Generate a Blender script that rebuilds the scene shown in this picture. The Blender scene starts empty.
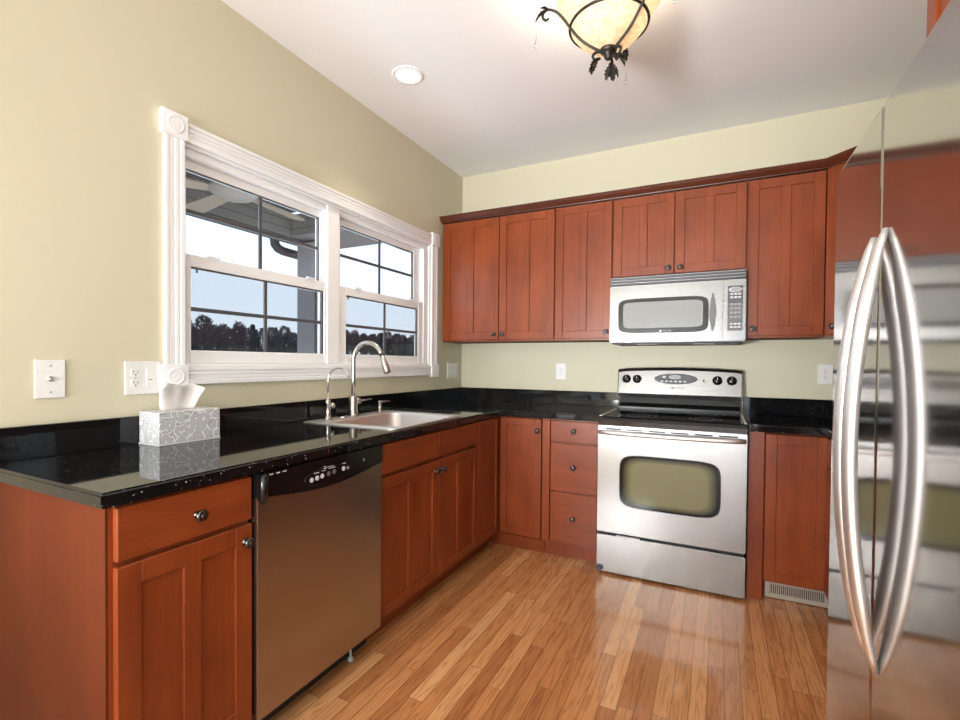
import bpy, bmesh, math, random
from mathutils import Vector, Matrix
random.seed(7)
PI = math.pi
S = bpy.context.scene
COL = S.collection

# ------------------------------------------------------------------ camera, sky, lights, exposure
yaw, pit, rol = math.radians(26.4912), math.radians(-0.9751), math.radians(0.4729)
fwd = Vector((-math.sin(yaw)*math.cos(pit), math.cos(yaw)*math.cos(pit), math.sin(pit)))
rgt = Vector((math.cos(yaw), math.sin(yaw), 0)); upv = rgt.cross(fwd)
r2 = rgt*math.cos(rol)+upv*math.sin(rol); u2 = -rgt*math.sin(rol)+upv*math.cos(rol)
cd = bpy.data.cameras.new('camera'); cam = bpy.data.objects.new('camera', cd); COL.objects.link(cam)
M = Matrix((r2, u2, -fwd)).transposed().to_4x4(); M.translation = Vector((1.9019, -3.4672, 1.2216))
cam.matrix_world = M
cd.sensor_fit = 'HORIZONTAL'; cd.sensor_width = 36; cd.lens = 474.98*36/960; cd.shift_y = 10.556/960
cd.clip_start = .02; cd.clip_end = 3000
S.camera = cam
S.view_settings.view_transform = 'Standard'; S.view_settings.look = 'None'
S.view_settings.gamma = 1; S.view_settings.use_curve_mapping = False
S.view_settings.exposure = 0.14
S.cycles.use_denoising = True
S.cycles.max_bounces = 10; S.cycles.diffuse_bounces = 5; S.cycles.glossy_bounces = 6; S.cycles.transparent_max_bounces = 12
S.cycles.sample_clamp_indirect = 6

W = bpy.data.worlds.new('sky'); S.world = W; W.use_nodes = True
wn = W.node_tree.nodes; wl = W.node_tree.links
tc = wn.new('ShaderNodeTexCoord'); sx = wn.new('ShaderNodeSeparateXYZ'); wr = wn.new('ShaderNodeValToRGB')
wl.new(tc.outputs['Generated'], sx.inputs[0]); wl.new(sx.outputs['Z'], wr.inputs[0])
wr.color_ramp.elements[0].position = 0.0; wr.color_ramp.elements[0].color = (.80, .89, 1.0, 1)
wr.color_ramp.elements[1].position = .9; wr.color_ramp.elements[1].color = (.42, .64, 1.0, 1)
wl.new(wr.outputs[0], wn['Background'].inputs[0]); wn['Background'].inputs[1].default_value = 1.5

def area(name, loc, rot, sx_, sy_, power, color, shape='RECTANGLE'):
    l = bpy.data.lights.new(name, 'AREA'); l.shape = shape; l.size = sx_; l.size_y = sy_
    l.energy = power; l.color = color
    o = bpy.data.objects.new(name, l); COL.objects.link(o); o.location = loc; o.rotation_euler = rot
    return o
RX_ = 3.03
# added fill standing in for daylight from an invented patio door and side window
area('added_back_fill', (1.50, -8.62, 1.10), (math.radians(90), 0, 0), 2.3, 2.0, 45, (.93, .96, 1.0))
area('added_side_fill', (RX_+.10, -4.75, 1.45), (0, math.radians(90), 0), 1.5, 2.2, 18, (.93, .96, 1.0))
area('added_ceiling_fill', (1.5, -7.2, .30), (math.radians(180), 0, 0), 2.6, 2.2, 240, (.90, .96, 1.0))  # added upward fill that brightens the ceiling, no real source
sb = area('added_aimed_fill', (.68, -5.2, 1.05), (math.radians(101), 0, math.radians(-10)), .8, .45, 24, (.93, .97, 1.0))  # added directional fill for the far end of the kitchen
sb.data.spread = math.radians(70)
area('kitchen_window_daylight', (-.30, -1.40, 1.65), (0, math.radians(-90), 0), .85, 1.75, 14, (.85, .93, 1.0))

# ------------------------------------------------------------------ node helpers and materials
def lin(r, g, b):
    f = lambda c: (c/255/12.92) if c/255 <= .04045 else ((c/255+.055)/1.055)**2.4
    return (f(r), f(g), f(b), 1)
class NT:
    def __init__(s, name):
        s.m = bpy.data.materials.new(name); s.m.use_nodes = True
        s.t = s.m.node_tree; s.n = s.t.nodes; s.l = s.t.links
        s.b = s.n['Principled BSDF']; s.out = s.n['Material Output']
    def new(s, t, **kw):
        n = s.n.new(t)
        for k, v in kw.items(): setattr(n, k, v)
        return n
    def link(s, a, b): s.l.new(a, b)
    def set(s, inp, v):
        if hasattr(v, 'links'): s.l.new(v, inp)
        else: inp.default_value = v
    def p(s, **kw):
        al = dict(color='Base Color', rough='Roughness', metal='Metallic', ior='IOR', spec='Specular IOR Level',
                  coat='Coat Weight', coatr='Coat Roughness', trans='Transmission Weight', emis='Emission Color', es='Emission Strength',
                  aniso='Anisotropic', alpha='Alpha', normal='Normal')
        for k, v in kw.items(): s.set(s.b.inputs[al[k]], v)
        return s
    def math(s, op, a, b=0.0, c=0.0):
        n = s.new('ShaderNodeMath', operation=op)
        for i, v in enumerate((a, b, c)): s.set(n.inputs[i], v)
        return n.outputs[0]
    def obj(s):
        return s.new('ShaderNodeTexCoord').outputs['Object']
    def scale(s, vec, sc, off=None):
        n = s.new('ShaderNodeMapping'); s.link(vec, n.inputs[0]); n.inputs['Scale'].default_value = sc
        if off is not None: s.link(off, n.inputs['Location'])
        return n.outputs[0]
    def noise(s, vec, sc, detail=4, rough=.55):
        n = s.new('ShaderNodeTexNoise'); s.link(vec, n.inputs['Vector']); n.inputs['Scale'].default_value = sc
        n.inputs['Detail'].default_value = detail; n.inputs['Roughness'].default_value = rough
        return n.outputs['Fac']
    def ramp(s, fac, *stops):
        n = s.new('ShaderNodeValToRGB'); s.link(fac, n.inputs[0]); e = n.color_ramp.elements
        while len(e) < len(stops): e.new(.5)
        for k, (pos, c) in enumerate(stops):
            e[k].position = pos; e[k].color = c if len(c) == 4 else (*c, 1)
        return n.outputs[0]
    def mix(s, fac, a, b, mode='MIX'):
        n = s.new('ShaderNodeMix', data_type='RGBA', blend_type=mode)
        s.set(n.inputs[0], fac); s.set(n.inputs[6], a); s.set(n.inputs[7], b)
        return n.outputs[2]
    def bump(s, h, strength=.2, dist=.002):
        n = s.new('ShaderNodeBump'); s.link(h, n.inputs['Height']); n.inputs['Strength'].default_value = strength
        n.inputs['Distance'].default_value = dist
        s.link(n.outputs[0], s.b.inputs['Normal'])

def plain(name, color, rough=.5, metal=0., **kw):
    t = NT(name); t.p(color=color, rough=rough, metal=metal, **kw); return t.m

def wood(name, axis, dark, light, rough=.33, spec=.42):
    t = NT(name); o = t.obj(); info = t.new('ShaderNodeObjectInfo')
    rnd = t.new('ShaderNodeCombineXYZ')
    for i, k in enumerate((7., 13., 5.)): t.link(t.math('MULTIPLY', info.outputs['Random'], k), rnd.inputs[i])
    a = [17., 17., 17.]; a['xyz'.index(axis)] = 1.4
    b = [160., 160., 160.]; b['xyz'.index(axis)] = 5.
    c = [4., 4., 4.]; c['xyz'.index(axis)] = 2.6
    n1 = t.noise(t.scale(o, a, rnd.outputs[0]), 1, 4, .6)
    n2 = t.noise(t.scale(o, b, rnd.outputs[0]), 1, 3, .6)
    n3 = t.noise(t.scale(o, c, rnd.outputs[0]), 1, 3, .55)
    f = t.math('ADD', t.math('MULTIPLY', n1, .30), t.math('ADD', t.math('MULTIPLY', n2, .22), t.math('MULTIPLY', n3, .48)))
    t.p(color=t.ramp(f, (.34, dark), (.66, light)), rough=t.math('ADD', t.math('MULTIPLY', n2, .12), rough-.06), spec=spec)
    return t.m
CH_D, CH_L = (.152, .0268, .0058, 1), (.292, .0605, .0145, 1)
m_wood = wood('cherry_wood', 'z', CH_D, CH_L)
m_wood_h = wood('cherry_wood_cross_grain', 'x', CH_D, CH_L)
m_crown = wood('dark_cherry_moulding', 'x', (.055, .0115, .004, 1), (.12, .026, .0085, 1), .36)
m_panel = wood('cherry_panel', 'z', (.085, .0175, .0052, 1), (.13, .028, .0082, 1), .6, .12)

def floor_mat():
    t = NT('oak_strip_floor'); o = t.obj(); sp = t.new('ShaderNodeSeparateXYZ'); t.link(o, sp.inputs[0])
    w, L = .0572, .85
    u = t.math('DIVIDE', sp.outputs[0], w); row = t.math('FLOOR', u); fu = t.math('FRACT', u)
    wn1 = t.new('ShaderNodeTexWhiteNoise', noise_dimensions='1D'); t.link(row, wn1.inputs['W'])
    ln = t.math('ADD', .6, t.math('MULTIPLY', wn1.outputs['Value'], .7))
    v = t.math('ADD', t.math('DIVIDE', sp.outputs[1], ln), t.math('MULTIPLY', wn1.outputs['Value'], 37.7))
    cell = t.math('FLOOR', v); fv = t.math('FRACT', v)
    cv = t.new('ShaderNodeCombineXYZ'); t.link(row, cv.inputs[0]); t.link(cell, cv.inputs[1])
    wn2 = t.new('ShaderNodeTexWhiteNoise', noise_dimensions='2D'); t.link(cv.outputs[0], wn2.inputs['Vector'])
    r = wn2.outputs['Value']
    off = t.new('ShaderNodeCombineXYZ'); t.link(t.math('MULTIPLY', r, 31.), off.inputs[0]); t.link(t.math('MULTIPLY', r, 17.), off.inputs[1])
    add = t.new('ShaderNodeVectorMath', operation='ADD'); t.link(o, add.inputs[0]); t.link(off.outputs[0], add.inputs[1])
    g1 = t.noise(t.scale(add.outputs[0], (20, 1.3, 1)), 1, 3, .5)
    rings = t.math('ADD', t.math('MULTIPLY', t.math('SINE', t.math('MULTIPLY', g1, 60.)), .5), .5)
    g2 = t.noise(t.scale(add.outputs[0], (260, 4, 1)), 1, 3, .6)
    g3 = t.noise(t.scale(add.outputs[0], (12, .8, 1)), 1, 3, .5)
    base = t.ramp(r, (0., (.44, .175, .062)), (.3, (.56, .25, .095)), (.75, (.63, .295, .118)), (1., (.74, .40, .18)))
    c = t.mix(t.math('MULTIPLY', t.math('POWER', rings, 3.), .45), base, t.mix(1., base, (.45, .33, .26, 1), 'MULTIPLY'))
    c = t.mix(t.math('MULTIPLY', t.math('GREATER_THAN', g2, .57), .16), c, t.mix(1., c, (.5, .38, .3, 1), 'MULTIPLY'))
    c = t.mix(t.math('MULTIPLY', t.math('SUBTRACT', g3, .4), .8), c, t.mix(1., c, (.62, .5, .42, 1), 'MULTIPLY'))
    gu = t.math('LESS_THAN', t.math('MINIMUM', fu, t.math('SUBTRACT', 1., fu)), .021)
    gv = t.math('LESS_THAN', t.math('MULTIPLY', t.math('MINIMUM', fv, t.math('SUBTRACT', 1., fv)), ln), .0009)
    gap = t.math('MAXIMUM', gu, gv)
    c = t.mix(t.math('MULTIPLY', gap, .8), c, (.09, .032, .012, 1))
    t.p(color=c, rough=t.math('ADD', .16, t.math('MULTIPLY', g2, .1)), coat=.55, coatr=.04)
    h = t.math('ADD', t.math('MULTIPLY', gap, -1.), t.math('MULTIPLY', r, .25)); t.bump(h, .25, .0015)
    return t.m
m_floor = floor_mat()

def wall_paint(name, color, rough=.6):
    t = NT(name); n = t.noise(t.obj(), 160, 3, .6); t.p(color=color, rough=rough, spec=.35); t.bump(n, .06, .001); return t.m
m_wall = wall_paint('pale_green_wall_paint', (.64, .60, .445, 1), .5)
m_wallf = wall_paint('darkened_wall_paint', (.36, .33, .27, 1), .6)  # unseen front wall, darkened to dim its reflection in the steel
m_ceil = wall_paint('white_ceiling_paint', (.90, .90, .905, 1), .9)
m_white = plain('white_gloss_paint', (.90, .90, .91, 1), .3)
m_plate = plain('white_plastic', (.82, .81, .80, 1), .3)
m_slot = plain('dark_slot', (.02, .02, .02, 1), .5)
m_screw = plain('steel_screw', (.5, .5, .5, 1), .35, 1.)

def granite():
    t = NT('black_speckled_granite'); o = t.obj()
    v = t.new('ShaderNodeTexVoronoi'); t.link(o, v.inputs['Vector']); v.inputs['Scale'].default_value = 120
    d = v.outputs['Distance']; hs = t.new('ShaderNodeSeparateXYZ'); t.link(v.outputs['Color'], hs.inputs[0])
    sp = t.math('MULTIPLY', t.math('LESS_THAN', d, t.math('MULTIPLY', hs.outputs[1], .28)), t.math('GREATER_THAN', hs.outputs[0], .78))
    n = t.noise(o, 240, 2, .5)
    c = t.mix(sp, t.ramp(n, (.4, (.004, .004, .0045)), (.75, (.013, .013, .015))), (.33, .33, .32, 1))
    t.p(color=c, rough=.045, ior=1.46); return t.m
m_granite = granite()

def steel(name, color, rough, axis='x', contrast=.08, aniso=0.):
    t = NT(name); o = t.obj()
    sc = [900., 900., 900.]; sc['xyz'.index(axis)] = 6.
    n = t.noise(t.scale(o, sc), 1, 2, .5)
    t.p(color=color, metal=1., rough=t.math('ADD', rough-.04, t.math('MULTIPLY', n, contrast)), aniso=aniso)
    return t.m
m_steel = steel('brushed_stainless', (.315, .31, .305, 1), .27, 'x', .03)
m_steel2 = steel('brushed_stainless_dark', (.235, .23, .226, 1), .30, 'x', .03)
m_steel_v = steel('brushed_stainless_vertical', (.44, .41, .39, 1), .30, 'z', .015)
m_fridge = steel('satin_stainless_door', (.47, .455, .45, 1), .11, 'z', .05)
m_handle = steel('handle_steel', (.84, .835, .835, 1), .46, 'z', .05)
m_nickel = plain('brushed_nickel', (.52, .49, .46, 1), .26, 1.)
m_sink = steel('sink_steel', (.68, .67, .66, 1), .44, 'y')
m_pewter = plain('dark_pewter', (.10, .09, .085, 1), .28, 1.)
m_black = plain('black_gloss_plastic', (.006, .006, .007, 1), .16)
m_riser = plain('black_enamel', (.006, .006, .006, 1), .32, spec=.25)
m_blackm = plain('black_matte', (.012, .012, .013, 1), .5)
m_bglass = plain('black_ceramic_glass', (.007, .007, .008, 1), .04, ior=1.55)
m_grey = plain('grey_louver_metal', (.23, .23, .235, 1), .35, .6)
m_gun = plain('gunmetal_panel', (.13, .13, .135, 1), .4)
m_dgrey = plain('charcoal_panel', (.085, .085, .095, 1), .35)
m_lgrey = plain('pale_grey_marking', (.6, .6, .62, 1), .4)
m_iron = plain('wrought_iron', (.055, .048, .042, 1), .42, .8)
m_beige = plain('almond_vent_metal', (.42, .36, .30, 1), .4)
m_tissue = plain('tissue_paper', (.88, .86, .85, 1), .9)
m_rubber = plain('blue_black_cap', (.03, .045, .06, 1), .3)

def glass_mat(name, tint, refl=.04, rough=0.0):
    t = NT(name); t.n.remove(t.b)
    tr = t.new('ShaderNodeBsdfTransparent'); tr.inputs[0].default_value = tint
    gl = t.new('ShaderNodeBsdfGlossy'); gl.inputs['Roughness'].default_value = rough
    ge = t.new('ShaderNodeNewGeometry'); dp = t.new('ShaderNodeVectorMath', operation='DOT_PRODUCT')
    t.link(ge.outputs['Incoming'], dp.inputs[0]); t.link(ge.outputs['Normal'], dp.inputs[1])
    k = t.math('SUBTRACT', 1., t.math('ABSOLUTE', dp.outputs['Value']))
    fr = t.math('ADD', refl, t.math('MULTIPLY', t.math('POWER', k, 5.), 1-refl))
    mx = t.new('ShaderNodeMixShader'); t.link(fr, mx.inputs[0]); t.link(tr.outputs[0], mx.inputs[1]); t.link(gl.outputs[0], mx.inputs[2])
    t.link(mx.outputs[0], t.out.inputs[0]); return t.m
m_glass = glass_mat('window_glass', (.96, .975, .975, 1), .025)
def screen_mat():
    t = NT('insect_screen_mesh'); t.n.remove(t.b)
    tr = t.new('ShaderNodeBsdfTransparent'); df = t.new('ShaderNodeBsdfDiffuse'); df.inputs[0].default_value = (.05, .05, .055, 1)
    mx = t.new('ShaderNodeMixShader'); mx.inputs[0].default_value = .22
    t.link(tr.outputs[0], mx.inputs[1]); t.link(df.outputs[0], mx.inputs[2]); t.link(mx.outputs[0], t.out.inputs[0]); return t.m
m_screen = screen_mat()

def frit_glass(name, cx, cz, a, b, centre, edge, e0, e1, power=5., rough=.06, ior=1.9):
    """oven glass: reflected room put into the centre colour, printed dot border denser towards the rim"""
    t = NT(name); sp = t.new('ShaderNodeSeparateXYZ'); t.link(t.obj(), sp.inputs[0])
    u = t.math('POWER', t.math('ABSOLUTE', t.math('DIVIDE', t.math('SUBTRACT', sp.outputs[0], cx), a)), power)
    v = t.math('POWER', t.math('ABSOLUTE', t.math('DIVIDE', t.math('SUBTRACT', sp.outputs[2], cz), b)), power)
    d = t.math('POWER', t.math('ADD', u, v), 1/power)
    c = t.ramp(d, (e0, centre), (e1, edge))
    t.p(color=c, rough=rough, ior=ior); return t.m
m_ovenglass = frit_glass('oven_door_glass', .384, .555, .259, .151, (.185, .172, .088, 1), (.004, .004, .004, 1), .74, .94, 5.5, .08, 1.35)  # olive centre is a painted room reflection, black rim is print

def tissue_pattern():
    t = NT('paisley_printed_card'); o = t.obj()
    nz = t.new('ShaderNodeTexNoise'); t.link(o, nz.inputs['Vector']); nz.inputs['Scale'].default_value = 25
    mxv = t.new('ShaderNodeMix', data_type='VECTOR'); mxv.inputs[0].default_value = .035
    t.link(o, mxv.inputs[4]); t.link(nz.outputs['Color'], mxv.inputs[5])
    v = t.new('ShaderNodeTexVoronoi'); t.link(mxv.outputs[1], v.inputs['Vector']); v.inputs['Scale'].default_value = 25
    r = t.math('SINE', t.math('MULTIPLY', v.outputs['Distance'], 13.))
    c = t.ramp(t.math('ADD', t.math('MULTIPLY', r, .5), .5), (.0, (.50, .50, .51)), (.35, (.56, .56, .57)), (.5, (.33, .33, .35)), (.72, (.36, .36, .38)), (.9, (.72, .72, .72)))
    t.p(color=c, rough=.45); return t.m
m_tbox = tissue_pattern()

def bowl_mat():
    t = NT('alabaster_lamp_glass'); n = t.noise(t.obj(), 55, 5, .7)
    c = t.ramp(n, (.35, (.62, .52, .40)), (.65, (.86, .80, .70)))
    t.n.remove(t.b)
    tl = t.new('ShaderNodeBsdfTranslucent'); t.link(c, tl.inputs[0])
    df = t.new('ShaderNodeBsdfDiffuse'); t.link(c, df.inputs[0])
    gl = t.new('ShaderNodeBsdfGlossy'); gl.inputs['Roughness'].default_value = .12
    m1 = t.new('ShaderNodeMixShader'); m1.inputs[0].default_value = .45; t.link(tl.outputs[0], m1.inputs[1]); t.link(df.outputs[0], m1.inputs[2])
    m2 = t.new('ShaderNodeMixShader'); m2.inputs[0].default_value = .05; t.link(m1.outputs[0], m2.inputs[1]); t.link(gl.outputs[0], m2.inputs[2])
    t.link(m2.outputs[0], t.out.inputs[0]); return t.m
m_bowl = bowl_mat()
m_bulb = plain('glowing_bulb', (1, .9, .7, 1), .5, emis=(1, .82, .55, 1), es=14.)
m_lens = plain('glowing_downlight_lens', (1, .95, .85, 1), .5, emis=(1, .86, .62, 1), es=1.6)
m_crystal = plain('clear_crystal', (1, 1, 1, 1), .02, trans=1., ior=1.5)

# ------------------------------------------------------------------ geometry helpers
def NB(): return bmesh.new()
def box(bm, x0, x1, y0, y1, z0, z1, bev=0., seg=1):
    b = bmesh.new()
    vs = [b.verts.new((x, y, z)) for x in (x0, x1) for y in (y0, y1) for z in (z0, z1)]
    for f in ((0, 1, 3, 2), (4, 6, 7, 5), (0, 4, 5, 1), (2, 3, 7, 6), (0, 2, 6, 4), (1, 5, 7, 3)): b.faces.new([vs[i] for i in f])
    bmesh.ops.recalc_face_normals(b, faces=b.faces)
    if bev > 0: bmesh.ops.bevel(b, geom=b.edges[:], offset=bev, segments=seg, affect='EDGES', profile=.5)
    join(bm, b)
def join(bm, b, mat=None, smooth=None):
    if mat is not None: bmesh.ops.transform(b, matrix=mat, verts=b.verts)
    mp = {v: bm.verts.new(v.co) for v in b.verts}
    for f in b.faces:
        try:
            nf = bm.faces.new([mp[v] for v in f.verts]); nf.smooth = f.smooth if smooth is None else smooth
        except ValueError: pass
    b.free()
def lathe(bm, prof, c=(0, 0, 0), axis='z', seg=24, cap=True):
    """prof: list of (radius, height) along axis"""
    b = bmesh.new(); rings = []
    for r, h in prof:
        if r < 1e-6: rings.append([b.verts.new((0, 0, h))])
        else: rings.append([b.verts.new((r*math.cos(2*PI*i/seg), r*math.sin(2*PI*i/seg), h)) for i in range(seg)])
    for A, B in zip(rings, rings[1:]):
        for i in range(seg):
            j = (i+1) % seg
            q = ([A[0]] if len(A) == 1 else [A[i], A[j]]) + ([B[0]] if len(B) == 1 else [B[j], B[i]])
            if len(q) > 2: b.faces.new(q).smooth = True
    if cap:
        if len(rings[0]) > 1: b.faces.new(rings[0][::-1])
        if len(rings[-1]) > 1: b.faces.new(rings[-1])
    R = {'z': Matrix(), '-z': Matrix.Rotation(PI, 4, 'X'), 'x': Matrix.Rotation(PI/2, 4, 'Y'), '-x': Matrix.Rotation(-PI/2, 4, 'Y'),
         'y': Matrix.Rotation(-PI/2, 4, 'X'), '-y': Matrix.Rotation(PI/2, 4, 'X')}[axis]
    bmesh.ops.recalc_face_normals(b, faces=b.faces)
    join(bm, b, Matrix.Translation(c) @ R)
def tube(bm, pts, rad, seg=10, ell=None, ref=(0, 0, 1), cap=True):
    """swept tube; rad number or list; ell=(a,b) scales the section along ref-side / ref-up"""
    pts = [Vector(p) for p in pts]; n = len(pts)
    rad = rad if isinstance(rad, (list, tuple)) else [rad]*n
    b = bmesh.new(); rings = []; side = None
    for i, p in enumerate(pts):
        t = (pts[min(i+1, n-1)]-pts[max(i-1, 0)]).normalized()
        if side is None:
            side = t.cross(Vector(ref))
            if side.length < 1e-4: side = t.cross(Vector((1, 0, 0)))
            side.normalize()
        side = (side-t*side.dot(t)).normalized(); u = side.cross(t)
        ea, eb = ell or (1, 1)
        rings.append([b.verts.new(p+(side*math.cos(2*PI*k/seg)*ea+u*math.sin(2*PI*k/seg)*eb)*rad[i]) for k in range(seg)])
    for A, B in zip(rings, rings[1:]):
        for k in range(seg): b.faces.new((A[k], A[(k+1) % seg], B[(k+1) % seg], B[k])).smooth = True
    if cap: b.faces.new(rings[0][::-1]); b.faces.new(rings[-1])
    bmesh.ops.recalc_face_normals(b, faces=b.faces)
    join(bm, b)
def prism(bm, outline, d0, d1, plane='xz', bev=0., smooth=False):
    """outline of 2-D points extruded along the third axis from d0 to d1"""
    f3 = {'xz': lambda p, d: (p[0], d, p[1]), 'yz': lambda p, d: (d, p[0], p[1]), 'xy': lambda p, d: (p[0], p[1], d)}[plane]
    b = bmesh.new(); A = [b.verts.new(f3(p, d0)) for p in outline]; B = [b.verts.new(f3(p, d1)) for p in outline]
    n = len(outline)
    b.faces.new(A); b.faces.new(B[::-1])
    for i in range(n): b.faces.new((A[i], B[i], B[(i+1) % n], A[(i+1) % n])).smooth = smooth
    bmesh.ops.recalc_face_normals(b, faces=b.faces)
    if bev > 0:
        es = [e for e in b.edges if any(len(f.verts) == n for f in e.link_faces)]
        bmesh.ops.bevel(b, geom=es, offset=bev, segments=2, affect='EDGES')
    join(bm, b)
def sweep(bm, path, prof, outs):
    """profile (out, z) swept round a polyline of XY points; outs: outward unit-ish vectors at each point (mitred)"""
    b = bmesh.new(); rows = []
    for (x, y), (ox, oy) in zip(path, outs): rows.append([b.verts.new((x+ox*o, y+oy*o, z)) for o, z in prof])
    n = len(prof)
    for A, B in zip(rows, rows[1:]):
        for i in range(n): b.faces.new((A[i], A[(i+1) % n], B[(i+1) % n], B[i]))
    b.faces.new(rows[0]); b.faces.new(rows[-1][::-1])
    bmesh.ops.recalc_face_normals(b, faces=b.faces); join(bm, b)
def slab(bm, xs, ys, z0, z1, keep, bev=.0):
    """plate made of grid cells (one skin, no inner walls) with rounded outer top and bottom edges"""
    b = bmesh.new(); V = {}
    g = lambda i, j: V.setdefault((i, j), b.verts.new((xs[i], ys[j], z0))) if (i, j) not in V else V[(i, j)]
    for i in range(len(xs)-1):
        for j in range(len(ys)-1):
            if keep((xs[i]+xs[i+1])/2, (ys[j]+ys[j+1])/2): b.faces.new((g(i, j), g(i+1, j), g(i+1, j+1), g(i, j+1)))
    r = bmesh.ops.extrude_face_region(b, geom=b.faces[:])
    for v in [v for v in r['geom'] if isinstance(v, bmesh.types.BMVert)]: v.co.z = z1
    bmesh.ops.recalc_face_normals(b, faces=b.faces)
    if bev:
        es = [e for e in b.edges if len(e.link_faces) == 2 and e.calc_face_angle(0) > 1.2 and abs(e.verts[0].co.z-e.verts[1].co.z) < 1e-6]
        bmesh.ops.bevel(b, geom=es, offset=bev, segments=3, affect='EDGES')
    join(bm, b)

def obj(name, bm, mat, parent=None, label=None):
    me = bpy.data.meshes.new(name); bmesh.ops.remove_doubles(bm, verts=bm.verts, dist=1e-6) if False else None
    bm.to_mesh(me); bm.free()
    o = bpy.data.objects.new(name, me); COL.objects.link(o)
    if mat: me.materials.append(mat)
    if parent: o.parent = parent
    if label: o['label'] = label
    return o
def thing(name, label, cat, loc=(0, 0, 0), rz=0., group=None):
    o = bpy.data.objects.new(name, None); COL.objects.link(o); o.location = loc; o.rotation_euler = (0, 0, rz); o.empty_display_size = .1
    return tag(o, label, cat, group)
def tag(o, label, cat, group=None, kind=None):
    o['label'] = label; o['category'] = cat
    if group: o['group'] = group
    if kind: o['kind'] = kind
    return o
def struct(o): o['kind'] = 'structure'; return o
def one(name, mat, parent, *boxes, bev=0., label=None):
    bm = NB()
    for b in boxes: box(bm, *b, bev=bev)
    return obj(name, bm, mat, parent, label)
FR, FL = 0., PI/2     # fronts facing -Y (back run) and +X (left run)

def text(name, s, size, loc, rot, mat, parent, ext=.0004):
    cu = bpy.data.curves.new(name, 'FONT'); cu.body = s; cu.size = size; cu.extrude = ext; cu.align_x = 'CENTER'; cu.align_y = 'CENTER'
    to = bpy.data.objects.new(name, cu); COL.objects.link(to)
    me = bpy.data.meshes.new_from_object(to.evaluated_get(bpy.context.evaluated_depsgraph_get()))
    bpy.data.objects.remove(to); bpy.data.curves.remove(cu)
    me.transform(Matrix.Translation(loc) @ rot.to_4x4()); me.materials.clear(); me.materials.append(mat)
    o = bpy.data.objects.new(name, me); COL.objects.link(o); o.parent = parent
    return o
ROT_F = Matrix.Rotation(PI/2, 3, 'X')     # lettering on a local -y face

# ------------------------------------------------------------------ room shell
RX, RY, H = 3.03, -8.50, 2.746
WY0, WY1, WZ0, WZ1 = -2.300, -.486, 1.195, 2.088
struct(one('floor', m_floor, None, (-.14, RX+.14, RY-.14, .14, -.06, 0)))
struct(one('ceiling', m_ceil, None, (-.14, RX+.14, RY-.14, .14, H, H+.08)))
struct(one('wall_left', m_wall, None, (-.14, 0, RY-.14, WY0, 0, H), (-.14, 0, WY1, .14, 0, H), (-.14, 0, WY0, WY1, 0, WZ0), (-.14, 0, WY0, WY1, WZ1, H)))
struct(one('wall_back', m_wall, None, (0, RX+.14, 0, .14, 0, H)))
struct(one('wall_right', m_wall, None, (RX, RX+.14, RY-.14, -5.90, 0, H), (RX, RX+.14, -3.60, 0, 0, H), (RX, RX+.14, -5.90, -3.60, 0, .68), (RX, RX+.14, -5.90, -3.60, 2.22, H)))
w2 = bpy.data.objects.new('added_window', None); COL.objects.link(w2); w2.location = (RX, -4.75, .68); struct(w2)  # unseen window, added as the opening for the side fill
one('window_frame', m_white, w2, (.0, .05, -1.15, -1.08, 0, 1.54), (.0, .05, 1.08, 1.15, 0, 1.54), (.0, .05, -1.08, 1.08, 0, .07), (.0, .05, -1.08, 1.08, 1.47, 1.54), (.0, .05, -.035, .035, .07, 1.47), bev=.003)
one('glass_pane', m_glass, w2, (.022, .028, -1.08, -.035, .07, 1.47)); one('glass_pane', m_glass, w2, (.022, .028, .035, 1.08, .07, 1.47))
struct(one('wall_front', m_wallf, None, (0, .30, RY-.14, RY, 0, H), (2.70, RX, RY-.14, RY, 0, H), (.30, 2.70, RY-.14, RY, 2.12, H)))
struct(one('baseboard_left', m_white, None, (0, .014, RY, -2.89, 0, .10), bev=.003))
struct(one('baseboard_right', m_white, None, (RX-.014, RX, RY, -2.80, 0, .10), bev=.003))
d1 = bpy.data.objects.new('added_door', None); COL.objects.link(d1); d1.location = (1.5, RY-.07, 0); struct(d1)  # unseen patio door, added as the opening for the back fill
one('door_frame', m_white, d1, (-1.20, -1.12, -.05, .05, 0, 2.12), (1.12, 1.20, -.05, .05, 0, 2.12), (-1.12, 1.12, -.05, .05, 2.04, 2.12), (-.05, .05, -.04, .04, .05, 2.04), (-1.12, 1.12, -.05, .05, 0, .05), bev=.003)
one('glass_pane', m_glass, d1, (-1.12, -.05, -.004, .004, .05, 2.04)); one('glass_pane', m_glass, d1, (.05, 1.12, -.004, .004, .05, 2.04))

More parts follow.
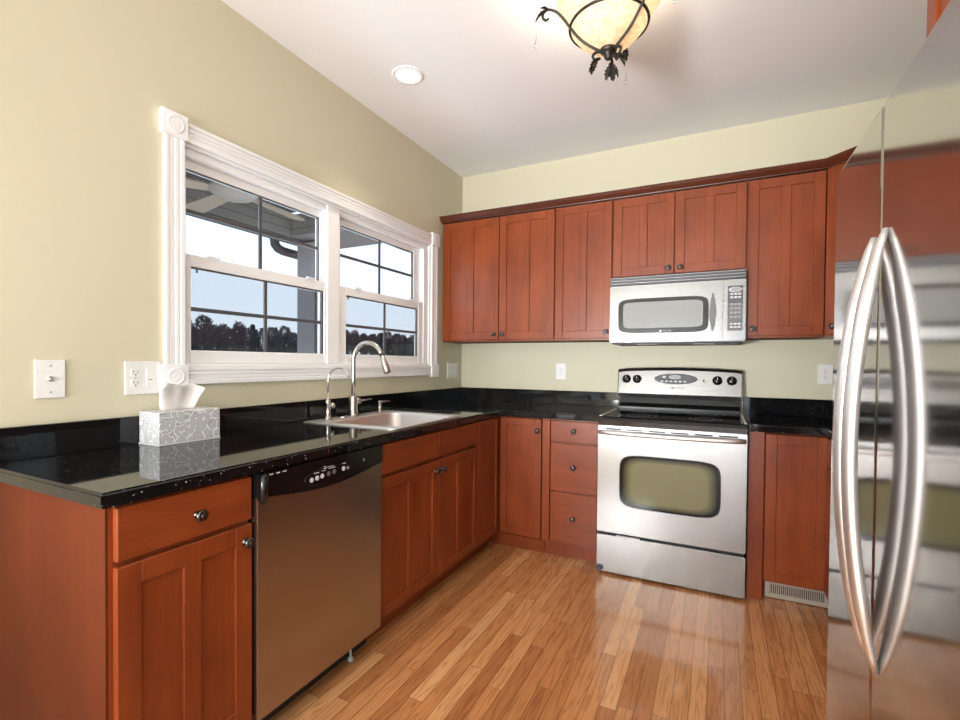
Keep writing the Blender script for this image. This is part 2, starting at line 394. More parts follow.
# ------------------------------------------------------------------ kitchen window
w1 = bpy.data.objects.new('window_1', None); COL.objects.link(w1); w1.location = (0, -1.393, WZ0); struct(w1)
OY, OZ = -1.393, WZ0
def wbx(bm, x0, x1, y0, y1, z0, z1, bev=.0015): box(bm, x0, x1, y0-OY, y1-OY, z0-OZ, z1-OZ, bev)
def rosette(y0, y1, z0, z1):
    bm = NB(); wbx(bm, 0, .026, y0, y1, z0, z1, .003)
    lathe(bm, [(.034, 0), (.033, .002), (.029, .003), (.024, .0012), (.02, .001), (.013, .003), (.006, .0018), (0, .0015)], (.026, (y0+y1)/2-OY, (z0+z1)/2-OZ), 'x', 28)
    obj('rosette_block', bm, m_white, w1)
for y0, y1 in ((-2.393, -2.293), (-.492, -.392)):
    rosette(y0, y1, 2.084, 2.176); rosette(y0, y1, 1.112, 1.204)
def flutes_v(y0, y1, z0, z1):
    bm = NB(); wbx(bm, 0, .012, y0, y1, z0, z1)
    w = y1-y0
    for a, b, t in ((0, .2, .0165), (.24, .46, .0145), (.5, .72, .016), (.76, 1., .018)): wbx(bm, .011, t, y0+a*w, y0+b*w, z0, z1, .002)
    return bm
obj('side_casing', flutes_v(-2.378, -2.303, 1.204, 2.084), m_white, w1); obj('side_casing', flutes_v(-.484, -.408, 1.204, 2.084), m_white, w1)
def flutes_h(z0, z1):
    bm = NB(); wbx(bm, 0, .012, -2.293, -.492, z0, z1); h = z1-z0
    for a, b, t in ((0, .26, .017), (.3, .5, .0145), (.54, .74, .016), (.78, 1., .018)): wbx(bm, .011, t, -2.293, -.492, z0+a*h, z0+b*h, .002)
    return bm
obj('head_casing', flutes_h(2.088, 2.160), m_white, w1); obj('sill_casing', flutes_h(1.124, 1.195), m_white, w1)
bm = NB()
wbx(bm, -.13, -.002, WY0, WY0+.012, WZ0, WZ1); wbx(bm, -.13, -.002, WY1-.012, WY1, WZ0, WZ1)
wbx(bm, -.13, -.002, WY0+.012, WY1-.012, WZ1-.012, WZ1); wbx(bm, -.13, -.002, WY0+.012, WY1-.012, WZ0, WZ0+.012)
wbx(bm, -.086, -.010, -1.510, -1.416, WZ0+.012, WZ1-.012, .004)                 # mullion post
wbx(bm, -.12, -.018, WY0+.012, -1.510, 2.045, WZ1-.012, .004); wbx(bm, -.12, -.018, -1.416, WY1-.012, 2.045, WZ1-.012, .004)
wbx(bm, -.086, -.012, WY1-.068, WY1-.012, WZ0+.012, 2.045, .004); wbx(bm, -.12, -.024, WY0+.012, WY0+.022, WZ0+.012, 2.045)
obj('window_frame', bm, m_white, w1)
for (ya, yb), (ga, gb), (ha, hb) in (((-2.278, -1.510), (-2.262, -1.526), (-2.257, -1.525)), ((-1.416, -.554), (-1.368, -.628), (-1.353, -.613))):
    # upper sash, set further out
    bm = NB(); x0, x1 = -.088, -.05
    wbx(bm, x0, x1, ya, ga, 1.61, 2.045, .003); wbx(bm, x0, x1, gb, yb, 1.61, 2.045, .003); wbx(bm, x0, x1, ga, gb, 2.006, 2.045, .003); wbx(bm, x0, x1, ga, gb, 1.605, 1.640, .003)
    u = obj('upper_sash', bm, m_white, w1)
    bm = NB(); wbx(bm, -.076, -.071, ga, gb, 1.640, 2.006, 0); obj('glass_pane', bm, m_glass, u)
    bm = NB(); gm = (ga+gb)/2
    wbx(bm, -.069, -.060, gm-.009, gm+.009, 1.640, 2.006); wbx(bm, -.0685, -.0605, ga, gb, 1.829, 1.846); wbx(bm, -.07, -.055, ga, gb, 1.999, 2.006, 0); wbx(bm, -.07, -.055, gb-.008, gb, 1.640, 1.999, 0)
    obj('muntin_grid', bm, m_dgrey, u, 'dark grey muntin grid')
    # lower sash, nearer the room
    bm = NB(); x0, x1 = -.049, -.018
    wbx(bm, x0, x1, ya, ha, 1.207, 1.652, .003); wbx(bm, x0, x1, hb, yb, 1.207, 1.652, .003); wbx(bm, x0, x1, ha, hb, 1.603, 1.652, .003); wbx(bm, x0, x1, ha, hb, 1.207, 1.262, .003)
    wbx(bm, -.020, -.008, (ya+yb)/2-.30, (ya+yb)/2-.24, 1.652, 1.661, .002); wbx(bm, -.020, -.008, (ya+yb)/2+.24, (ya+yb)/2+.30, 1.652, 1.661, .002)
    lo = obj('lower_sash', bm, m_white, w1)
    bm = NB(); wbx(bm, -.043, -.038, ha, hb, 1.262, 1.603, 0); obj('glass_pane', bm, m_glass, lo)
    bm = NB(); gm = (ha+hb)/2
    wbx(bm, -.036, -.028, gm-.009, gm+.009, 1.262, 1.603); wbx(bm, -.0355, -.0285, ha, hb, 1.423, 1.440); wbx(bm, -.037, -.024, ha, hb, 1.596, 1.603, 0); wbx(bm, -.037, -.024, hb-.014, hb, 1.262, 1.596, 0)
    wbx(bm, -.036, -.028, ha+.03, ha+.034, 1.582, 1.597, 0)
    obj('muntin_grid', bm, m_dgrey, lo, 'dark grey muntin grid')
    bm = NB(); wbx(bm, -.104, -.1035, ya-.01, yb+.06, 1.207, 1.63, 0); obj('insect_screen', bm, m_screen, w1, 'grey insect screen')

# ------------------------------------------------------------------ outside: porch, yard, woods
def board_mat():
    t = NT('grooved_porch_boards'); sp = t.new('ShaderNodeSeparateXYZ'); t.link(t.obj(), sp.inputs[0])
    f = t.math('FRACT', t.math('DIVIDE', sp.outputs[1], .09)); g = t.math('LESS_THAN', f, .10)
    t.p(color=t.mix(g, (.10, .09, .082, 1), (.03, .027, .025, 1)), rough=.7); return t.m
m_boards = board_mat()
def siding_mat():
    t = NT('grey_lap_siding'); sp = t.new('ShaderNodeSeparateXYZ'); t.link(t.obj(), sp.inputs[0])
    f = t.math('FRACT', t.math('DIVIDE', sp.outputs[2], .085)); g = t.math('LESS_THAN', f, .09)
    t.p(color=t.mix(g, (.28, .25, .235, 1), (.11, .10, .095, 1)), rough=.7); return t.m
m_siding = siding_mat()
m_post = plain('grey_post_paint', (.46, .42, .43, 1), .6)
m_gutter = plain('dark_gutter_metal', (.10, .085, .09, 1), .45)
pr = thing('porch_roof', 'grey boarded porch roof and beam seen outside the left window', 'porch roof', (-1.1, -2.0, 2.5))
one('porch_ceiling', m_boards, pr, (-1.20, .95, -3.0, 2.05, .24, .30), label='dark grooved porch ceiling boards')
one('roof_beam', m_siding, pr, (-1.20, -.98, -3.0, 2.74, 0, .24), (-.98, .95, 2.10, 2.74, .02, .24))
one('gutter', m_gutter, pr, (-1.32, -1.202, -3.0, 2.7, .10, .22), label='dark gutter')
pp = thing('porch_post', 'grey square porch post holding up the roof beyond the left window', 'post', (-2.10, .385, 0))
one('post_shaft', m_post, pp, (-.10, .16, -.105, .235, 0, 2.498), bev=.006)
one('dark_side_board', m_dgrey, pp, (.161, .175, -.105, .26, 0, 2.498), label='dark board added over the post side')  # added board, darkens the overlit house-facing side of the post
bm = NB()
tube(bm, [(-2.36, .12, 2.598), (-2.36, .12, 2.52), (-2.36, .13, 2.47), (-2.36, .17, 2.435), (-2.36, .24, 2.42), (-2.36, .50, 2.415)], .048, 10, ref=(1, 0, 0))
tag(obj('downspout', bm, m_gutter), 'dark curved downspout elbow running into the porch post', 'downspout')
pf = thing('ceiling_fan', 'tan bladed ceiling fan hanging under the porch roof', 'fan', (-1.20, -1.20, 2.42))
m_fan = plain('tan_fan_blade', (.52, .41, .32, 1), .5); m_fan2 = plain('cream_fan_housing', (.50, .43, .38, 1), .5)
bm = NB(); lathe(bm, [(0, -.06), (.06, -.055), (.12, -.035), (.165, .0), (.17, .02), (.12, .05), (.05, .07), (.02, .08), (.02, .319)], (0, 0, 0)); obj('motor_housing', bm, m_fan2, pf)
for k in range(5):
    a = math.radians(170-72*k); bm = NB(); b = NB()
    prism(b, [(.13, -.03), (.20, -.055), (.62, -.072), (.70, -.045), (.70, .045), (.62, .072), (.20, .055), (.13, .03)], 0.0, .012, 'xy')
    join(bm, b, Matrix.Rotation(a, 4, 'Z') @ Matrix.Rotation(math.radians(10), 4, 'X')); obj('blade', bm, m_fan, pf)
def ground_mat():
    t = NT('winter_field'); n = t.noise(t.obj(), .35, 6, .6)
    t.p(color=t.ramp(n, (.35, (.035, .03, .024)), (.65, (.10, .085, .06))), rough=.95, spec=.1); return t.m
m_ground = ground_mat()
bm = NB()
xs = [-3.0, -12, -30, -55, -76, -95, -140]; ys = [-90, -20, 20, 50, 80, 110, 140, 260]
zf = lambda x, y: -.5+max(0, (-x-8))*.030+max(0, min(70, y-45))*.014*min(1, -x/76)
VV = {(i, j, k): bm.verts.new((x, y, zf(x, y)-k*1.0)) for i, x in enumerate(xs) for j, y in enumerate(ys) for k in (0, 1)}
for i in range(len(xs)-1):
    for j in range(len(ys)-1):
        for k in (0, 1): bm.faces.new([VV[q] for q in ((i, j, k), (i+1, j, k), (i+1, j+1, k), (i, j+1, k))])
bmesh.ops.recalc_face_normals(bm, faces=bm.faces)
struct(obj('yard_ground', bm, m_ground))
m_bark = plain('dark_bark', (.045, .038, .042, 1), .9, spec=.1)
m_twigs = plain('bare_winter_twigs', (.105, .095, .108, 1), .9, spec=.1)
m_conif = plain('dark_evergreen', (.065, .072, .085, 1), .9, spec=.1)
def tree_meshes(seed, conifer):
    R = random.Random(seed); c = NB()
    for k in range(1000):
        if conifer:
            h = R.random()**1.2; r = 1.35*(1-h)**.7*(.4+.6*R.random()); z = .05+h*5.6
        else:
            u = R.random(); h = R.random(); r = 1.5*math.sqrt(max(.03, 1-(2*h-1.02)**2))*R.random()**.4; z = .25+h*5.3
        a = R.random()*2*PI; p = Vector((r*math.cos(a), r*math.sin(a), z)); s = .30 if conifer else .34
        d = Vector((math.cos(a), math.sin(a), .1 if conifer else .9)).normalized()*s*(1+R.random()); e = Vector((R.uniform(-1, 1), R.uniform(-1, 1), R.uniform(-1, 1)))*(.26 if conifer else .15)
        q = [c.verts.new(p-e), c.verts.new(p+e), c.verts.new(p+d)]
        c.faces.new(q)
    t = NB(); tube(t, [(0, 0, -.4), (.03, 0, 2), (0, .05, 5.2)], [.16, .11, .02], 6)
    if not conifer:
        for k in range(9):
            a = R.random()*6.28; z = R.uniform(1.2, 3.4); L = R.uniform(1.2, 2.1)
            tube(t, [(0, 0, z), (L*.5*math.cos(a), L*.5*math.sin(a), z+L*.5), (L*.8*math.cos(a), L*.8*math.sin(a), z+L*1.1)], [.07, .045, .01], 5)
    return c, t
protos = []
for i, con in enumerate((False, False, True, True)):
    r = bpy.data.objects.new('conifer_tree' if con else 'bare_tree', None); COL.objects.link(r)
    r['category'] = 'tree'; r['group'] = 'evergreens in the far woods' if con else 'leafless trees in the far woods'
    r['label'] = 'dark evergreen tree in the distant woods outside' if con else 'dark leafless tree in the distant woods outside'
    c, t = tree_meshes(i+3, con)
    obj('crown', c, m_conif if con else m_twigs, r); obj('trunk', t, m_bark, r); protos.append(r)
used = set(); R = random.Random(5)
spots = [(-80., 50.4, 0, 1.32)]
for k in range(84):
    row = k % 3; y = 43+ (k//3)*3.6+R.uniform(-.12, .12)+row*1.2
    if row == 0 and abs(y-50.4) < 3.2: continue
    kind = R.choice([0, 1, 2, 3]) if y < 88 else R.choice([0, 1, 0, 1, 2])
    spots.append((-80-row*4.2, y, kind, R.uniform(.80, .92)))
for x, y, k, s in spots:
    src = protos[k]
    if k in used:
        r = src.copy(); COL.objects.link(r)
        if k < 2: r['label'] = 'dark leafless tree in the distant woods outside'; r['group'] = 'leafless trees in the far woods'
        for ch in src.children:
            c2 = ch.copy(); c2.parent = r; COL.objects.link(c2)
    else: r = src; used.add(k)
    r.location = (x, y, zf(x, y)); r.scale = (s, s, s*R.uniform(1.1, 1.4)) if s < 1.2 else (1.1, 1.1, 1.3); r.rotation_euler = (0, 0, R.random()*6.28)
    if s > 1.2:
        r['label'] = 'tallest leafless tree at the end of the woods, wide bare crown'
        del r['group']

# ------------------------------------------------------------------ cabinets
def knob(parent, x, z, y=-.02):
    bm = NB(); lathe(bm, [(.011, 0), (.011, .003), (.006, .006), (.006, .014), (.014, .017), (.0165, .021), (.0165, .024), (.013, .028), (.011, .0285), (.0085, .027), (.007, .030), (0, .0315)], (x, y, z), '-y', 20)
    return obj('knob', bm, m_pewter, parent)
def door(parent, x0, x1, z0, z1, panels=2, kn=None, st=.052, cs=.05, y=-.02, name='door', mat=None):
    bm = NB(); y1 = y+.02-.0005
    def f(a, b, c, d): box(bm, a, b, y, y1, c, d, .0018)
    f(x0, x0+st, z0, z1); f(x1-st, x1, z0, z1); f(x0+st, x1-st, z0, z0+st); f(x0+st, x1-st, z1-st, z1)
    if panels == 2:
        m = (x0+x1)/2; f(m-cs/2, m+cs/2, z0+st, z1-st)
    box(bm, x0+st-.004, x1-st+.004, y+.008, y1, z0+st-.004, z1-st+.004)
    d = obj(name, bm, mat or m_wood, parent)
    if kn: knob(d, kn[0], kn[1], y)
    return d
def drawer(parent, x0, x1, z0, z1, kn=None, y=-.02, name='drawer'):
    bm = NB(); box(bm, x0, x1, y, y+.0195, z0, z1, .003)
    d = obj(name, bm, m_wood_h, parent)
    if kn: knob(d, kn[0], kn[1], y)
    return d
# left run: local x -> world +Y, local +y -> wall. Face frames at X = .61
def base(label, y0, y1, toe=True, carcass=True):
    t = thing('base_cabinet', label, 'cabinet', (.61, y0, 0), FL); w = y1-y0
    if carcass: one('carcass', m_panel, t, (0, w, .002, .606, .10, .874))
    else: one('carcass', m_panel, t, (0, .018, .002, .606, .10, .874), (w-.018, w, .002, .606, .10, .874), (.018, w-.018, .002, .606, .10, .118), (.018, w-.018, .596, .606, .118, .874))
    one('face_frame', m_wood, t, (0, w, 0, .002, .10, .874))
    if toe: one('toe_kick', m_wood_h, t, (0, w, .062, .075, 0, .10))
    return t
A = base('cherry base cabinet at the open counter end, one drawer above a two panel door', -2.855, -2.477)
one('end_panel', m_panel, A, (-.006, 0, -.0, .606, 0, .874))
drawer(A, .009, .377, .735, .866, (.205, .797)); door(A, .009, .377, .112, .722, 2, (.353, .672), .055)
B = base('cherry sink base cabinet with two false drawer fronts over double doors', -1.859, -.925, carcass=False)
drawer(B, .002, .473, .735, .866, name='false_drawer_front'); drawer(B, .479, .932, .735, .866, name='false_drawer_front')
door(B, .002, .473, .112, .719, 2, (.442, .668)); door(B, .479, .932, .112, .719, 2, (.510, .668))
# corner unit with a folding two-leaf door (built in world axes at the inner corner)
Cc = thing('corner_cabinet', 'cherry corner base cabinet with a folding door between sink and drawers', 'cabinet', (.61, -.61, 0))
bm = NB()
prism(bm, [(0, -.314), (0, 0), (.314, 0), (.314, .606), (-.606, .606), (-.606, -.314)], .10, .874, 'xy'); obj('carcass', bm, m_panel, Cc)
one('toe_kick', m_wood_h, Cc, (-.073, -.06, -.314, .0, 0, .10), (-.073, .314, .048, .061, 0, .10))
leafm = door(Cc, .033, .311, .112, .866, 1, (.288, .795), .045, name='door_leaf')
bm = NB()
for a in ((-.312, -.277, .112, .866), (-.055, -.022, .112, .866), (-.277, -.055, .112, .155), (-.277, -.055, .822, .866)): box(bm, .0005, .02, a[0], a[1], a[2], a[3], .0018)
box(bm, .0005, .012, -.281, -.051, .15, .826); obj('door_leaf', bm, m_wood, Cc)
# back run
D = thing('drawer_cabinet', 'cherry cabinet with a stack of three drawers left of the range', 'cabinet', (.925, -.61, 0))
one('carcass', m_panel, D, (0, .358, .002, .606, .10, .874)); one('face_frame', m_wood, D, (0, .358, 0, .002, .10, .874)); one('toe_kick', m_wood_h, D, (0, .358, .058, .07, 0, .10))
one('stile', m_wood, D, (.004, .052, -.018, 0, .112, .866), bev=.0015)
for z0, z1 in ((.736, .866), (.432, .726), (.112, .422)): drawer(D, .058, .350, z0, z1, (.204, (z0+z1)/2+.005))
E_ = thing('base_cabinet', 'cherry base cabinet right of the range with one plain door', 'cabinet', (2.055, -.61, 0))
bm = NB(); prism(bm, [(.076, 0), (.352, 0), (.352, -1.226), (.972, -1.226), (.972, .606), (.076, .606)], .10, .874, 'xy'); obj('carcass', bm, m_panel, E_)
one('filler_post', m_wood, E_, (.002, .074, -.012, .55, 0, .874), bev=.0015)
one('toe_kick', m_wood_h, E_, (.0745, .42, .050, .062, 0, .10), (.408, .42, -1.226, .05, 0, .10))
door(E_, .079, .347, .106, .866, 1, None, .05)
def right_leaf(z0, z1, y0, y1, nm):
    bm = NB(); box(bm, .333, .3515, y0, y1, z0, z1, .002); return obj(nm, bm, m_wood, E_)
right_leaf(.112, .722, -.62, -.035, 'door'); right_leaf(.735, .866, -.62, -.035, 'drawer'); right_leaf(.112, .722, -1.22, -.625, 'door'); right_leaf(.735, .866, -1.22, -.625, 'drawer')
vt = thing('floor_register', 'beige slotted air vent set in the toe kick below the right cabinet', 'vent', (2.285, -.565, 0))
bm = NB()
for a in ((-.140, -.118, .004, .096), (.118, .135, .004, .096), (-.118, .118, .004, .026), (-.118, .118, .074, .096)): box(bm, a[0], a[1], -.008, .0045, a[2], a[3], .0012)
obj('frame', bm, m_beige, vt); one('shadow_box', m_slot, vt, (-.118, .118, -.001, .0045, .026, .074), label='dark vent opening')
bm = NB()
for k in range(26): box(bm, -.116+k*.009, -.116+k*.009+.0045, -.006, -.0012, .026, .074)
obj('louver', bm, m_beige, vt)

# ------------------------------------------------------------------ upper cabinets
def upper(label, x0, x1, z0, z1=2.28):
    t = thing('wall_cabinet', label, 'cabinet', (x0, -.31, z0))
    one('carcass', m_panel, t, (0, x1-x0, .002, .306, 0, z1-z0)); one('face_frame', m_wood, t, (0, x1-x0, 0, .002, 0, z1-z0)); return t
U1 = upper('cherry double door wall cabinet in the corner beside the window', .006, .904, 1.376)
door(U1, .016, .476, .012, .897, 2, (.445, .052), .055); door(U1, .482, .892, .012, .897, 2, (.510, .052), .055)
U2 = upper('narrow single door cherry wall cabinet just left of the microwave', .906, 1.286, 1.376)
door(U2, .004, .376, .012, .897, 2, (.347, .052), .05)
U3 = upper('short cherry double door wall cabinet above the microwave', 1.288, 2.046, 1.768)
door(U3, .006, .369, .010, .505, 2, (.338, .045), .052); door(U3, .375, .754, .010, .505, 2, (.406, .045), .052)
U4 = upper('cherry single door wall cabinet just right of the microwave', 2.048, 2.420, 1.376)
door(U4, .006, .368, .012, .897, 2, (.034, .052), .052)
U5 = thing('wall_cabinet', 'diagonal cherry corner wall cabinet half hidden behind the refrigerator', 'cabinet', (2.422, -.33, 1.376), -PI/4)
q = .7071
loc = lambda x, y: (q*(x-2.422)-q*(y+.33), q*(x-2.422)+q*(y+.33))
bm = NB(); prism(bm, [loc(2.422, -.33), loc(2.712, -.62), (loc(3.028, -.62)), loc(3.028, -.002), loc(2.422, -.002)], 0, .904, 'xy'); obj('carcass', bm, m_wood, U5)
door(U5, .035, .375, .012, .897, 2, (.065, .052), .05)
U6 = thing('wall_cabinet', 'cherry cabinet above the refrigerator, only its near edge showing', 'cabinet', (2.383, -1.85, 1.80), -PI/2)
one('carcass', m_panel, U6, (0, .915, .002, .645, 0, .48)); one('face_frame', m_wood, U6, (0, .915, 0, .002, 0, .48))
door(U6, .03, .455, .012, .468, 2, (.425, .05)); door(U6, .461, .885, .012, .468, 2, (.49, .05))
# crown moulding along the wall cabinets
prof = [(-.0225, 2.2805), (.006, 2.2805), (.008, 2.286), (.016, 2.290), (.022, 2.298), (.030, 2.308), (.033, 2.314), (.038, 2.315), (.038, 2.324), (-.0225, 2.324)]
bm = NB(); s8 = math.tan(PI/8)
sweep(bm, [(.004, -.332), (2.421, -.332), (2.712, -.623), (3.026, -.623)], prof, [(0, -1), (-s8, -1), (-s8, -1), (0, -1)])
tag(obj('crown_moulding', bm, m_crown), 'dark cherry crown moulding running along the tops of the wall cabinets', 'moulding')
bm = NB(); sweep(bm, [(2.381, -1.852), (2.381, -2.763)], prof, [(-1, 0), (-1, 0)])
tag(obj('crown_moulding', bm, m_crown), 'cherry crown moulding over the cabinet above the refrigerator', 'moulding')

# ------------------------------------------------------------------ countertops
SX0, SX1, SY0, SY1 = .075, .585, -1.715, -1.105     # cut-out for the sink
ct = thing('countertop', 'glossy black speckled countertop along the window and round the corner', 'countertop', (0, 0, .876))
bm = NB()
slab(bm, [.001, SX0, SX1, .648, 1.284], [-2.887, SY0, SY1, -.648, -.001], 0, .038,
     lambda x, y: (x < .648 or y > -.648) and not (SX0 < x < SX1 and SY0 < y < SY1), .007)
obj('slab', bm, m_granite, ct)
bm = NB(); box(bm, .001, .021, -2.887, -.001, .0385, .140, .0015); box(bm, .0215, 1.284, -.021, -.001, .0385, .140, .0015); obj('backsplash', bm, m_granite, ct)
cr = thing('countertop', 'short glossy black countertop between the range and the refrigerator', 'countertop', (0, 0, .876))
bm = NB(); slab(bm, [2.056, 2.382, 3.028], [-1.836, -.648, -.001], 0, .038, lambda x, y: x > 2.382 or y > -.648, .007); obj('slab', bm, m_granite, cr)
bm = NB(); box(bm, 2.056, 3.028, -.021, -.001, .0385, .140, .0015); box(bm, 3.008, 3.028, -1.836, -.0215, .0385, .140, .0015); obj('backsplash', bm, m_granite, cr)

# ------------------------------------------------------------------ sink and taps
sk = thing('sink', 'stainless drop in sink set in the black countertop under the window', 'sink', (.330, -1.41, .914))
bm = NB()
xo, yo = .285, .335; xi0, xi1, yi = -.165, .240, .265; dz = -.17
def rrect(x0, x1, y0, y1, r, z, n=6):
    out = []
    for cx, cy, a0 in ((x1-r, y1-r, 0), (x0+r, y1-r, 90), (x0+r, y0+r, 180), (x1-r, y0+r, 270)):
        for k in range(n+1):
            a = math.radians(a0+90*k/n); out.append((cx+r*math.cos(a), cy+r*math.sin(a), z))
    return out
rings = [rrect(-xo, xo, -yo, yo, .03, .0012), rrect(-xo, xo, -yo, yo, .03, .004), rrect(-xo+.008, xo-.008, -yo+.008, yo-.008, .028, .006),
         rrect(xi0-.012, xi1+.012, -yi-.012, yi+.012, .07, .005), rrect(xi0, xi1, -yi, yi, .065, -.004), rrect(xi0+.006, xi1-.006, -yi+.006, yi-.006, .06, dz+.03),
         rrect(xi0+.03, xi1-.03, -yi+.03, yi-.03, .05, dz), rrect(xi0+.15, xi1-.15, -yi+.19, yi-.19, .04, dz-.003)]
vr = [[bm.verts.new(p) for p in r] for r in rings]; n = len(vr[0])
for a, b in zip(vr, vr[1:]):
    for k in range(n): bm.faces.new((a[k], a[(k+1) % n], b[(k+1) % n], b[k])).smooth = True
bm.faces.new(vr[-1]); bmesh.ops.recalc_face_normals(bm, faces=bm.faces)
for f in bm.faces:
    if f.calc_center_median().z > -.003 and f.normal.z < -.5: f.normal_flip()
obj('basin', bm, m_sink, sk)
bm = NB(); lathe(bm, [(.045, 0), (.045, .002), (.03, .001), (0, -.0)], (.04, 0, dz-.002), seg=24); obj('drain', bm, m_nickel, sk)
DZ = .9203
fa = thing('faucet', 'tall brushed nickel gooseneck faucet with pull down spray head', 'faucet', (.100, -1.424, DZ))
bm = NB(); lathe(bm, [(.030, 0), (.030, .004), (.026, .007), (.0235, .012), (.0235, .105), (.021, .112), (.014, .114)], (0, 0, 0), seg=28); obj('body', bm, m_nickel, fa)
pts = [(0, 0, .10), (0, 0, .20), (0, 0, .31)]; rr = .094
for k in range(1, 15):
    a = PI-k*math.radians(164)/14; pts.append((rr+rr*math.cos(a), .012*k/14, .31+rr*math.sin(a)))
bm = NB(); tube(bm, pts, .0118, 14, ref=(0, 1, 0)); obj('spout', bm, m_nickel, fa)
p = Vector(pts[-1]); d = (Vector(pts[-1])-Vector(pts[-2])).normalized()
bm = NB(); tube(bm, [p, p+d*.006, p+d*.0065, p+d*.03, p+d*.085, p+d*.100, p+d*.102], [.0125, .0125, .014, .0155, .0195, .0195, .017], 18, ref=(0, 1, 0)); sp_ = obj('spray_head', bm, m_nickel, fa)
bm = NB(); tube(bm, [p-d*.003, p+d*.001], .0142, 18, ref=(0, 1, 0)); obj('seam_ring', bm, m_slot, sp_, 'black seam ring')
bm = NB(); lathe(bm, [(.0155, .018), (.0155, .052), (.011, .057)], (0, 0, .080), 'y', 20); tube(bm, [(0, .05, .080), (.004, .09, .082), (.012, .14, .084)], [.005, .0045, .004], 10); obj('lever', bm, m_nickel, fa)
wt = thing('water_tap', 'small slim nickel filtered water tap to the left of the tall faucet', 'tap', (.095, -1.61, DZ))
bm = NB(); lathe(bm, [(.024, 0), (.024, .004), (.017, .014), (.0125, .028), (.0125, .075), (.014, .078), (.014, .095), (.008, .105), (.007, .135)], seg=22); obj('body', bm, m_nickel, wt)
pts = [(0, 0, .13), (0, 0, .20)]; rr = .062
for k in range(1, 13):
    a = PI-k*math.radians(165)/12; pts.append((rr+rr*math.cos(a), .02*k/12, .205+rr*math.sin(a)))
bm = NB(); tube(bm, pts, .0052, 10, ref=(0, 1, 0)); obj('spout', bm, m_nickel, wt)
bm = NB(); lathe(bm, [(.009, .010), (.009, .026), (.015, .028), (.015, .036), (.008, .038)], (0, 0, .068), 'y', 18); obj('lever', bm, m_nickel, wt)
sd = thing('soap_dispenser', 'short nickel soap dispenser to the right of the tall faucet', 'dispenser', (.105, -1.20, DZ))
bm = NB(); lathe(bm, [(.020, 0), (.020, .003), (.0115, .006), (.0115, .055), (.013, .056), (.013, .066), (.008, .069)], seg=20); obj('body', bm, m_nickel, sd)
bm = NB(); tube(bm, [(0, -.015, .062), (0, .0, .063), (.01, .04, .063), (.02, .075, .060)], [.006, .006, .005, .004], 10); obj('nozzle', bm, m_nickel, sd)
bm = NB(); lathe(bm, [(.022, 0), (.022, .003), (.019, .007), (.010, .009), (0, .0095)], (.115, -1.525, DZ), seg=24)
tag(obj('sink_hole_cover', bm, m_nickel), 'small round metal hole cover on the sink deck between the taps', 'cover')

# ------------------------------------------------------------------ dishwasher
dw = thing('dishwasher', 'stainless front dishwasher with black curved control panel', 'dishwasher', (.61, -2.474, 0), FL)
w = .612
one('tub_body', m_blackm, dw, (.004, w-.004, .002, .58, .10, .872))
bm = NB(); arc = [(.003+ (w-.006)*k/20, .797-.030*math.sin(PI*k/20)**1.3) for k in range(21)]
prism(bm, [(.003, .098), (w-.003, .098)]+arc[::-1], -.034, .0015, 'xz', .002); obj('door_panel', bm, m_steel_v, dw)
bm = NB(); arc2 = [(x, z+.002) for x, z in arc]; prism(bm, arc2+[(w-.003, .872), (.003, .872)], -.040, .0015, 'xz', .002)
cp = obj('control_panel', bm, m_black, dw, 'black control panel')
bm = NB()
tube(bm, [(.016, -.041, .783), (.016, -.046, .79), (.016, -.047, .82), (.016, -.047, .862), (.016, -.043, .868)], [.009, .013, .0135, .0135, .009], 12, ref=(0, 1, 0)); obj('handle_end', bm, m_black, dw)
bm = NB(); b = NB(); lathe(b, [(.118, 0), (.118, .0022), (.110, .003), (.107, .0012)], (0, 0, 0), '-y', 40)
join(bm, b, Matrix.Translation((.30, -.040, .812)) @ Matrix.Diagonal((1, 1, .27, 1))); obj('control_oval', bm, m_black, cp)
for k, x in enumerate((.215, .240, .264, .296, .323, .372)):
    bm = NB(); lathe(bm, [(.0085, 0), (.0085, .002), (.0065, .0028)], (x, -.0412, .809+.002*k), '-y', 16); obj('button', bm, m_lgrey if k not in (3, 4) else m_grey, cp)
for a in ((.272, .284, .836, .845), (.288, .322, .838, .842), (.226, .250, .828, .831), (.262, .282, .830, .8325), (.296, .33, .832, .8345), (.36, .385, .836, .839), (.388, .402, .818, .8215), (.390, .404, .812, .814), (.042, .056, .862, .8655), (.068, .082, .862, .8655), (.094, .108, .862, .8655), (.487, .489, .826, .836)):
    bm = NB(); box(bm, a[0], a[1], -.0415, -.039, a[2], a[3]); obj('panel_marking', bm, m_lgrey, cp, 'pale grey marking')
one('toe_panel', m_blackm, dw, (.004, w-.004, .045, .06, .008, .098))
bm = NB(); lathe(bm, [(.012, 0), (.012, .01), (.004, .012), (.004, .10)], (.494, .030, 0), seg=14); obj('leveling_leg', bm, m_lgrey, dw)

